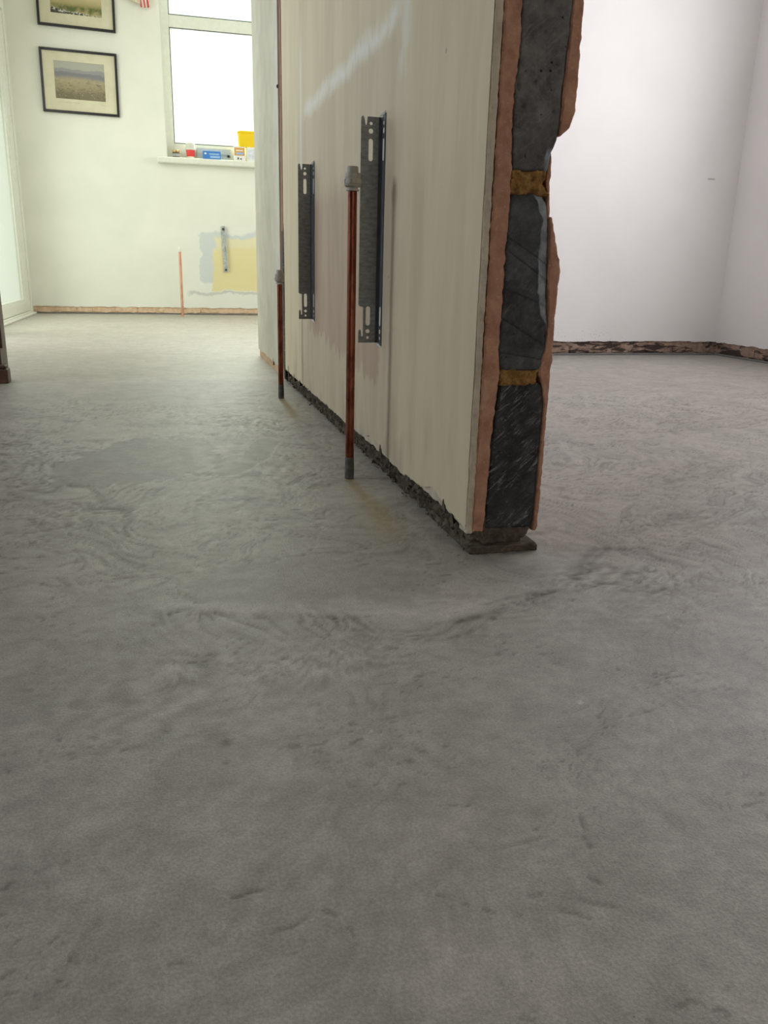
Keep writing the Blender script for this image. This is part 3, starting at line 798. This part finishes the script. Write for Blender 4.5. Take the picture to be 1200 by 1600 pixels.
    end_slab('block', [.2675, .278, .295, .337, .38, .42, .46, .485, .501], [.4490, .4455, .4432, .4440, .4445, .4446, .4455, .4465, .4495],
             [.5050, .5110, .5130, .5145, .5110, .5105, .5065, .5040, .4960], M_block_mid, root, depth=.42, nz=150, nx=56, edge=.0008, rel=.0012, relf=38, rnd=.004, seed=71, fy=chip,
             facet_lit=lambda X, Z: sstep(-.0004, .0008, X-np.interp(Z, facet_z, facet_x)+.001*fbm(X*120, Z*120, 3, 3)))
    end_slab('block', [.034, .05, .10, .158, .20, .225, .2495], [.4390, .4395, .4410, .4425, .4455, .4490, .4515],
             [.5160, .5170, .5170, .5180, .5185, .5180, .5120], M_block_low, root, y0=PY+.002, depth=.42, nz=120, nx=34, edge=.0008, rel=.0016, relf=34, rnd=.004, seed=81)
    # mortar beds
    def gap(X, Z): return .006*np.exp(-((X-.476)/.004)**2)
    end_slab('mortar_bed', [.498, .508, .518, .530], [.4440, .4435, .4465, .4485], [.4985, .4985, .4985, .4975], M_mortar, root, y0=PY+.003, depth=.40, nz=26, nx=40, edge=.004, rel=.0075, relf=70, rnd=.004, seed=91, fy=gap)
    end_slab('mortar_bed', [.2465, .252, .262, .2705], [.4500, .4490, .4490, .4490], [.5055, .5060, .5050, .5050], M_mortar, root, y0=PY+.002, depth=.40, nz=22, nx=44, edge=.003, rel=.0055, relf=85, rnd=.002, seed=95)
    MB().box(.449, .512, PY+.41, PE-.01, .0, .77).build('block_core', M_block_mid, root)
    MB().box(.447, .514, PY+.02, PE-.01, .765, zt).build('block_core', M_block_mid, root)
    # foot of the end: ragged bed and the thin strip it stands on
    end_slab('mortar_foot', [.010, .016, .024, .036], [.4430, .4380, .4370, .4390], [.5060, .5000, .5090, .5160], M_foot, root, y0=PY+.004, depth=.30, nz=20, nx=46, edge=.0028, rel=.0055, relf=55, rnd=.004, seed=101)
    end_slab('mortar_foot', [.004, .012, .022, .034], [.4140, .4150, .4170, .4180], [.4430, .4420, .4390, .4360], M_foot, root, y0=PY-.001, depth=.10, nz=20, nx=24, edge=.003, rel=.0055, relf=70, rnd=.004, seed=105)
    end_slab('base_strip', [.0, .004, .008, .0115], [.4150, .4150, .4160, .4170], [.5215, .5220, .5220, .5200], M_foot, root, y0=PY-.008, depth=.20, nz=10, nx=60, edge=.001, rel=.003, relf=60, rnd=.0015, seed=111)
    # right-hand undercoat: the piece above the hole, the thin remnant and the lower piece
    end_slab('right_plaster', [.572, .575, .582, .590, .605, .65, .73], [.5090, .5090, .5092, .5094, .5096, .5112, .5146],
             [.5125, .5150, .5235, .5262, .5305, .5300, .5292], M_brown, root, depth=.10, nz=120, nx=9, edge=.0009, rel=.002, relf=45, rnd=.0025, seed=121, ztop=zt)
    end_slab('right_plaster', [.470, .500, .515, .530, .545, .552], [.5035, .5015, .4990, .4990, .5010, .5020], [.5070, .5048, .5042, .5045, .5040, .5026], M_brown, root, y0=PY+.006, depth=.03, nz=50, nx=5, edge=.0008, rel=.0015, rnd=.0012, seed=125)
    end_slab('right_plaster', [.028, .06, .097, .174, .22, .248, .262, .276, .30, .337, .36, .389, .405, .418, .422, .45, .472],
             [.5165, .5172, .5172, .5182, .5182, .5125, .5065, .5062, .5140, .5145, .5135, .5092, .5090, .5085, .5085, .5070, .5056],
             [.5230, .5240, .5245, .5245, .5248, .5250, .5250, .5250, .5252, .5252, .5255, .5262, .5265, .5258, .5215, .5140, .5085],
             M_brown, root, depth=.05, nz=220, nx=9, edge=.0011, rel=.0022, relf=48, rnd=.0022, seed=131)
    MB().box(.5135, .528, PY+.14, 3.82, .03, zt).build('right_plaster_body', M_brown, root)
    MB().box(.528, .531, PY+.15, 3.82, .05, zt).build('right_paint_layer', M_white, root)
    MB().box(.5135, .5225, PY+.045, PY+.145, .03, .40).build('right_plaster_body', M_brown, root)
    return root
partition()

# ------------------------------------------------------------------ copper pipes
def lathe_obj(name, prof, mat, parent, n=28, ang=40):
    o = MB().lathe(prof, n).build(name, mat, parent); smooth_by_angle(o, ang); return o
def capped_pipe(loc, h, label, s=1.0):
    root = empty('copper_pipe', loc, label, 'pipe')
    r = .0083
    lathe_obj('pipe', [(r, .0), (r, h-.004)], M_copper, root)
    b = lathe_obj('cement_coating', [(r+.0006, 0), (r+.0009, .010), (r+.0007, .028), (r+.0003, .040), (r+.0001, .043)], M_cement, root)
    z = h-.003
    body = [(r+.0005, z), (.0118, z), (.0118, z+.0028), (.0098, z+.0030), (.0098, z+.0060), (.0128, z+.0065), (.0146, z+.0085), (.0150, z+.0092), (.0150, z+.0102), (.0143, z+.0104), (.0143, z+.0113), (.0152, z+.0116),
            (.0153, z+.0150), (.0149, z+.0200), (.0139, z+.0210), (.0137, z+.0212), (.0137, z+.0220), (.0141, z+.0222), (.0138, z+.0285), (.0134, z+.0300), (.0104, z+.0303)]
    e = lathe_obj('stop_end', body, M_stopend, root)
    pl = lathe_obj('plug', [(.0103, z+.029), (.0103, z+.0385), (.0099, z+.0402), (.0085, z+.0412), (.0001, z+.0415)], M_stopend, e)
    ky = MB()
    for k in range(8):
        a = 2*math.pi*(k+.3)/8; c, s_ = math.cos(a), math.sin(a)
        ky.add([(c*rr-s_*t, s_*rr+c*t, zz) for zz in (z+.0120, z+.0195) for rr, t in ((.0145, -.0016), (.0160, -.0012), (.0160, .0012), (.0145, .0016))],
               [(0, 1, 2, 3), (7, 6, 5, 4), (0, 4, 5, 1), (1, 5, 6, 2), (2, 6, 7, 3), (3, 7, 4, 0)])
    ky.build('grip_rib', M_stopend, e, bevel=.0004)
    return root
capped_pipe((.336, 1.522, 0), .536, 'tall copper pipe stub with grey stop end, in front of the nearer bracket')
capped_pipe((.340, 2.555, 0), .352, 'shorter copper pipe stub with grey stop end, by the vertical chase in the partition')
def far_pipe():
    root = empty('copper_pipe', (.128, 6.80, 0), 'thin clean copper pipe with white tip standing before the far wall', 'pipe')
    root.rotation_euler = (0, .0, 0)
    lathe_obj('pipe', [(.0105, 0), (.0105, .495)], M_copper_far, root, 18)
    lathe_obj('white_cap', [(.0115, .490), (.0135, .494), (.0140, .508), (.0125, .520), (.007, .527), (.0005, .529)], M_upvc, root, 18)
far_pipe()

# ------------------------------------------------------------------ radiator brackets
def sheet(outline, holes, th, to3d):
    """flat sheet with holes: fill the 2D outline minus holes by triangulation, extrude by th"""
    import bmesh
    bm = bmesh.new()
    edges = []
    for loop in [outline]+holes:
        vs = [bm.verts.new((a, b, 0)) for a, b in loop]
        for i in range(len(vs)): edges.append(bm.edges.new((vs[i], vs[(i+1) % len(vs)])))
    bmesh.ops.triangle_fill(bm, use_beauty=True, use_dissolve=False, edges=edges)
    bmesh.ops.recalc_face_normals(bm, faces=bm.faces)
    r = bmesh.ops.extrude_face_region(bm, geom=list(bm.faces))
    for v in [g for g in r['geom'] if isinstance(g, bmesh.types.BMVert)]: v.co.z = th
    bmesh.ops.recalc_face_normals(bm, faces=bm.faces)
    vs = [to3d(*v.co) for v in bm.verts]; bm.verts.index_update()
    fs = [tuple(v.index for v in f.verts) for f in bm.faces]
    bm.free(); return vs, fs
def circ(cx, cz, r, n=14): return [(cx+r*math.cos(2*math.pi*k/n), cz+r*math.sin(2*math.pi*k/n)) for k in range(n)]
def slot(cx, z0, z1, r, n=8):
    a = [(cx+r*math.cos(math.pi*k/n), z1-r+r*math.sin(math.pi*k/n)) for k in range(n+1)]
    b = [(cx-r*math.cos(math.pi*k/n), z0+r-r*math.sin(math.pi*k/n)) for k in range(n+1)]
    return a+b
def radiator_bracket(y, zlo, label):
    H = .412
    root = empty('radiator_bracket', (PX, y, zlo), label, 'bracket', 'radiator brackets on the partition')
    # local: x from -.042 (outer edge) to 0 (wall); z 0..H
    xo = -.0425; xb = -.008
    out = [(xo, 0), (xb, 0), (xb, H), (xo+.0125, H), (xo+.0120, H-.010), (xo+.0110, H-.0145), (xo+.0092, H-.0145), (xo+.0082, H-.010), (xo+.0062, H-.001), (xo+.003, H+.001), (xo+.0005, H-.003),
           (xo, .0735), (xo+.0025, .0705), (xo+.0095, .0690), (xo+.0098, .0150), (xo+.0085, .0120), (xo+.0065, .0125), (xo+.0055, .0235), (xo+.0030, .0262), (xo+.0008, .0235)]
    cx = xo+.0195
    holes = [circ(cx, H-.0115, .0030), circ(cx, H-.0245, .0044), slot(cx, H-.0765, H-.0375, .0042),
             slot(cx, .0335, .0705, .0044), circ(cx, .0225, .0040), circ(cx, .0100, .0028)]
    v, f = sheet(out, holes, .0018, lambda a, b, c: (a, c-.0009, b))
    g = link_mesh('hook_plate', v, f, M_zinc, root)
    # rounded bend to the wall flange, which runs towards the viewer along the wall
    n = 8; R = .0075; P = []
    ring_o = [(xb+R*math.sin(math.pi/2*k/n), -R*(1-math.cos(math.pi/2*k/n))) for k in range(n+1)]
    ring_i = [(xb+(R-.0018)*math.sin(math.pi/2*k/n), -.0018-(R-.0018)*(1-math.cos(math.pi/2*k/n))) for k in range(n, -1, -1)]
    prof = [(a, b+.0009) for a, b in ring_o]+[(a, b+.0009) for a, b in ring_i]
    bend = ring_slab('bend', np.array([[(a, b, z) for a, b in prof] for z in (0, H)]), M_zinc_dull, root)
    fl = [(-.0065, -.002), (-.026, -.0045), (-.026, H+.0045), (-.0065, H+.002)]
    fcx = -.0165
    fh = [circ(fcx, H-.0115, .0032), circ(fcx, H-.0245, .0050), slot(fcx, H-.0765, H-.0375, .0050), slot(fcx, .0335, .0705, .0050), circ(fcx, .0225, .0048), circ(fcx, .0100, .0032)]
    v, f = sheet(fl, fh, .0018, lambda a, b, c: (-.0003-c, a, b))
    link_mesh('wall_flange', v, f, M_zinc_dull, root)
    # white pieces paint the glints in the flange slots and on its turned tips
    for hole in fh:
        n = len(hole); P = np.array([[(x, a, z) for a, z in hole] for x in (-.0026, .0002)])
        ring_slab('glint_spot', P, M_glint, root)['label'] = 'white piece painting the glint in a flange hole'
    for z0, z1 in ((H+.0015, H+.0085), (-.0015, -.0085)):
        o = MB().add([(-.0075, -.001, z0), (-.0015, -.012, z0), (-.0015, -.022, z1), (-.004, -.001, z0), (-.0005, -.014, z0), (-.0005, -.022, z1)],
               [(0, 1, 2), (5, 4, 3), (0, 3, 4, 1), (1, 4, 5, 2), (2, 5, 3, 0)]).build('turned_tip', M_glint, root)
        o['label'] = 'turned tip painted white for its glint'
    return root
radiator_bracket(1.600, .258, 'nearer galvanised radiator bracket on the partition, behind the taller pipe')
radiator_bracket(2.360, .257, 'farther galvanised radiator bracket on the partition, left of the taller pipe')
def far_bracket():
    root = empty('radiator_bracket', (.497, 7.058, .345), 'short flat metal bracket on the yellow patch of the far wall', 'bracket')
    root.rotation_euler = (0, -.04, 0)
    v, f = sheet([(-.017, 0), (.017, 0), (.017, .358), (-.017, .358)], [circ(0, .018, .006), circ(0, .335, .006)], .003, lambda a, b, c: (a, -c, b))
    zl = plain('weathered_zinc', (.50, .53, .53), .5, .05, var=.12, sc=40)
    link_mesh('plate', v, f, zl, root)
    MB().box(.013, .017, -.022, -.003, 0, .358).build('hook_flange', zl, root, bevel=.001)
    for z in (.018, .335):
        MB().lathe([(.009, 0), (.009, .003), (.005, .006)], 14).build('screw_head', M_seal, root, loc=(0, -.003, z)).rotation_euler = (math.pi/2, 0, 0)
far_bracket()

# ------------------------------------------------------------------ window in the far wall
def window():
    y0, y1 = 7.13, 7.20
    fw = .062
    fr = MB().box(WX0, WX0+fw, y0, y1, WZ0, WZ1).box(WX1-fw, WX1, y0, y1, WZ0, WZ1).box(WX0+fw, WX1-fw, y0, y1, WZ0, WZ0+.115).box(WX0+fw, WX1-fw, y0, y1, WZ1-fw, WZ1)
    root = struct(fr.build('window_1', M_upvc, None, bevel=.004), 'white plastic window in the far wall')
    MB().box(WX0+fw, WX1-fw, y0, y1, 2.122, 2.207).build('transom', M_upvc, root, bevel=.004)
    gs = MB()
    for z0, z1 in ((WZ0+.115, 2.122), (2.207, WZ1-fw)):
        a, b = WX0+fw, WX1-fw; t = .006
        gs.box(a, a+t, y0+.004, y1-.02, z0, z1).box(b-t, b, y0+.004, y1-.02, z0, z1).box(a+t, b-t, y0+.004, y1-.02, z0, z0+t).box(a+t, b-t, y0+.004, y1-.02, z1-t, z1)
    gs.build('gasket', M_seal, root)
    for z0, z1 in ((WZ0+.118, 2.120), (2.209, WZ1-fw-.002)):
        MB().box(WX0+fw+.002, WX1-fw-.002, 7.158, 7.164, z0, z1).build('glass_pane', M_glass, root)
    # reveal lining
    MB().box(WX0-.001, WX0+.003, 7.06, y0, WZ0, WZ1).build('reveal', plain('gloss_white_reveal', (.86, .87, .80), .4, var=.01), root)
    n = MB().box(WX0-.075, WX1+.06, 7.000, 7.14, 1.150, WZ0+.002)
    s = n.build('window_sill', M_upvc, root, bevel=.012, seg=3)
window()

# ------------------------------------------------------------------ pictures
def mat_landscape(kind):
    n = N('watercolour_'+kind, .8)
    x = n.xyz(0); z = n.xyz(2)
    w = n.noise(9, 5, .6); zz = n.math('ADD', z, n.math('MULTIPLY', n.math('SUBTRACT', w, .5), .06))
    fine = n.noise(1.0, 6, .7, n.scale((26, 1, 95)), .8)
    if kind == 'moor':       # pale sky, grey-blue hills, tawny fields
        c = n.mix(n.step(-.10, -.02, zz), (.20, .17, .11), (.36, .31, .19))
        c = n.mix(n.step(-.02, .0, zz), c, (.40, .34, .22))
        c = n.mix(n.step(.0, .035, zz), c, (.22, .22, .235))
        c = n.mix(n.step(.048, .058, zz), c, (.30, .30, .305))
        c = n.mix(n.step(.070, .080, zz), c, (.42, .42, .37))
        c = n.mix(n.mul(n.step(.52, .62, fine), n.math('SUBTRACT', 1.0, n.step(-.02, .02, zz)), .7), c, (.10, .09, .07))
        c = n.mix(n.mul(n.step(.58, .7, n.noise(50, 5)), n.math('SUBTRACT', 1.0, n.step(-.06, .0, zz)), .5), c, (.55, .50, .38))
    else:                    # golden hillside above a dark stone wall
        c = n.mix(n.step(-.03, .04, zz), (.42, .36, .17), (.62, .52, .32))
        c = n.mix(n.mul(n.band(zz, -.075, -.03, .015), n.step(.4, .6, w)), c, (.12, .14, .045))
        zw = n.math('ADD', zz, n.math('MULTIPLY', x, .10))
        c = n.mix(n.math('SUBTRACT', 1.0, n.step(-.080, -.074, zw)), c, (.055, .055, .05))
        c = n.mix(n.mul(n.band(zw, -.090, -.070, .008), n.step(.48, .56, n.noise(70, 3))), c, (.60, .60, .55))
    n.color(c); return n.m
def picture(cx, z0, w, h, kind, label, aw, az0, ah, roll=0):
    root = empty('framed_picture', (cx, 7.06, z0), label, 'picture', 'framed landscapes on the far wall')
    root.rotation_euler = (0, roll, 0)
    t = .017; d = .022
    fr = MB().box(-w/2, -w/2+t, -d, -.001, 0, h).box(w/2-t, w/2, -d, -.001, 0, h).box(-w/2+t, w/2-t, -d, -.001, 0, t).box(-w/2+t, w/2-t, -d, -.001, h-t, h)
    fr.build('frame', M_black, root, bevel=.002)
    mo = MB(); a0, a1, b0, b1 = -aw/2, aw/2, az0, az0+ah
    a, b, c, e = -w/2+t, w/2-t, t, h-t
    mo.box(a, a0, -.012, -.008, c, e).box(a1, b, -.012, -.008, c, e).box(a0, a1, -.012, -.008, c, b0).box(a0, a1, -.012, -.008, b1, e)
    mo.build('mount', M_mount, root)
    art = MB().box(-aw/2, aw/2, -.0022, 0, -ah/2, ah/2).build('artwork', mat_landscape(kind), root, loc=(0, -.006, az0+ah/2))
    if kind == 'moor':
        m = MB(); r = random.Random(3)
        for x0, n, zc in ((-.16, 12, az0-.024), (.135, 3, az0-.026)):
            for k in range(n):
                xx = x0+k*.0125; m.box(xx, xx+r.uniform(.004, .010), -.0124, -.0119, zc-r.uniform(.001, .003), zc+r.uniform(.0, .003))
        o = m.build('pencil_caption', plain('faint_pencil', (.42, .40, .31), .9), root); o['kind'] = 'stuff'
    return root
picture(-.535, 1.462, .541, .430, 'moor', 'lower framed watercolour of grey hills, black frame and cream mount', .352, .098, .252, .012)
picture(-.523, 2.033, .538, .330, 'wall', 'upper framed picture, cut off by the top edge, with a dark stone wall', .352, .090, .185, .020)

# ------------------------------------------------------------------ striped cloth hanging by the window
def cloth():
    root = empty('striped_cloth', (-.04, 7.045, 2.205), 'red and white striped cloth corner hanging beside the window top', 'cloth')
    n, mrows = 26, 16; P = []
    def sheet_pts(x0, x1, zlow, seed, phase):
        V = []
        for j in range(mrows):
            t = j/(mrows-1)
            for i in range(n):
                u = i/(n-1)
                x = x0+(x1-x0)*u
                lo = zlow(u)
                V.append((x*(.75+.25*t), -.018+.012*math.sin(u*9+phase)*(.4+.6*t), .19*(1-t)+lo*t))
        return V
    def add(name, x0, x1, zlow, mat, ph):
        V = sheet_pts(x0, x1, zlow, 0, ph)
        F = [(j*n+i, j*n+i+1, (j+1)*n+i+1, (j+1)*n+i) for j in range(mrows-1) for i in range(n-1)]
        o = link_mesh(name, V, F, mat, root, True)
        s = o.modifiers.new('thick', 'SOLIDIFY'); s.thickness = .003
        return o
    add('plain_fold', -.115, -.01, lambda u: .030*(1-u)+.015, plain('unbleached_linen', (.68, .62, .47), .9, var=.05), 0)
    ms = N('red_striped_linen', .9)
    st = n_ = None
    sx = ms.math('ADD', ms.xyz(0), ms.math('MULTIPLY', ms.xyz(2), .12))
    wv = ms.math('SINE', ms.math('MULTIPLY', sx, 250.0))
    ms.color(ms.mix(ms.step(-.1, .2, wv), (.80, .70, .62), (.62, .10, .12)))
    add('striped_fold', -.028, .048, lambda u: .012*abs(u-.4)*2, ms.m, 1.4)
cloth()

# ------------------------------------------------------------------ things on the window sill
SZ = WZ0+.002; SY = 7.062
def jar():
    root = empty('small_jar', (.140, SY, SZ), 'small dark jar with gold lid, leftmost on the window sill', 'jar')
    lathe_obj('glass_body', [(.026, 0), (.029, .003), (.029, .034), (.025, .040)], plain('dark_glass', (.10, .10, .095), .2), root)
    lathe_obj('lid', [(.026, .040), (.028, .041), (.028, .054), (.026, .056)], plain('gold_lid', (.50, .33, .12), .35, .6), root)
    o = MB().lathe([(.0294, .010), (.0296, .011), (.0296, .028), (.0294, .029)], 28).build('paper_band', plain('pale_band', (.36, .36, .33), .7), root); smooth_by_angle(o)
jar()
def cup():
    root = empty('paper_cup', (.252, SY, SZ), 'white and red paper cup with domed lid on the sill', 'cup')
    lathe_obj('cup_body', [(.027, 0), (.028, .002), (.036, .066), (.036, .068)], plain('red_paper', (.75, .05, .05), .5, var=.02), root)
    lathe_obj('base_band', [(.0275, .001), (.0286, .002), (.0300, .012), (.0296, .0125)], plain('white_paper', (.82, .80, .74), .6, var=.02), root)
    lathe_obj('lid', [(.037, .060), (.040, .062), (.040, .070), (.037, .072), (.037, .098), (.033, .112), (.020, .120), (.012, .124), (.010, .130), (.001, .131)], plain('white_lid', (.66, .66, .59), .5, var=.01), root)
cup()
def carton(name, loc, w, d, h, mats, label, cat, rz=0):
    root = empty(name, loc, label, cat, None, rz)
    MB().box(-w/2, w/2, -d/2, d/2, 0, h).build('carton_body', mats[0], root, bevel=.0015)
    p = MB().box(-w/2+.004, w/2-.004, -d/2-.0008, -d/2+.0002, h*mats[2][0], h*mats[2][1])
    p.build('printed_panel', mats[1], root)
    for (x0, x1, z0, z1, mt) in mats[3]:
        MB().box(x0*w-w/2, x1*w-w/2, -d/2-.0014, -d/2-.0004, z0*h, z1*h).build('label_bar', mt, root)
    fl = MB().box(-w/2, w/2, -d/2+.001, d/2-.001, h, h+.0012); fl.build('top_flap', mats[0], root)
    return root
m_blue = plain('blue_card', (.05, .22, .62), .5, var=.03); m_pblue = plain('pale_blue_print', (.32, .50, .78), .5, var=.03)
m_grey = plain('grey_card', (.52, .56, .55), .55, var=.03); m_wh = plain('white_card', (.80, .80, .78), .6, var=.02)
m_or = plain('orange_print', (.68, .36, .08), .55, var=.04); m_dk = plain('dark_print', (.15, .15, .17), .6)
carton('long_box', (.432, SY+.035, SZ), .262, .045, .082, (m_grey, m_grey, (.08, .92), [(.70, .96, .35, .55, plain('mid_grey_print', (.36, .42, .45), .6)), (.90, .99, .25, .5, m_dk)]), 'long grey cardboard box behind the blue one on the sill', 'box')
carton('blue_box', (.413, SY-.025, SZ), .136, .045, .056, (m_blue, m_blue, (.1, .9), [(.08, .20, .6, .8, m_wh), (.35, .92, .55, .75, m_pblue), (.40, .95, .15, .42, m_pblue)]), 'small blue printed box in front of the grey one on the sill', 'box')
carton('orange_box', (.630, SY, SZ), .088, .055, .104, (m_wh, m_or, (.38, .94), [(.2, .8, .70, .78, m_wh), (.2, .85, .45, .60, m_pblue), (.3, .45, .1, .25, m_dk), (.55, .7, .1, .2, m_dk)]), 'white and orange carton on the sill under the yellow tub', 'box')
carton('white_box', (.745, SY, SZ), .110, .06, .104, (m_wh, plain('pale_grey_print', (.66, .70, .76), .6), (.15, .85), []), 'white carton on the sill, half hidden by the partition corner', 'box')
def yellow_tub():
    root = empty('yellow_tub', (.705, SY, SZ+.1055), 'yellow plastic tub standing on the two cartons on the sill', 'tub')
    def rr(w, d, z, r=.02, n=5):
        o = []
        for cx, cy, a0 in ((w/2-r, d/2-r, 0), (-w/2+r, d/2-r, 90), (-w/2+r, -d/2+r, 180), (w/2-r, -d/2+r, 270)):
            for k in range(n): a = math.radians(a0+90*k/(n-1)); o.append((cx+r*math.cos(a), cy+r*math.sin(a), z))
        return o
    my = N('yellow_translucent_plastic', .4); my.color(my.mix(my.noise(12), (.86, .58, .004), (.90, .64, .01)))
    my.b.inputs['Transmission Weight'].default_value = .0
    P = np.array([rr(.150, .055, .0), rr(.160, .058, .006), rr(.166, .06, .10), rr(.166, .06, .106)])
    o = ring_slab('tub_body', P, my.m, root)
    ring_slab('tub_rim', np.array([rr(.170, .064, .1), rr(.176, .068, .104), rr(.176, .068, .112), rr(.166, .060, .117)]), my.m, root)
    MB().box(-.086, -.07, -.006, .006, .085, .1).build('tub_lug', my.m, root, bevel=.002)
yellow_tub()
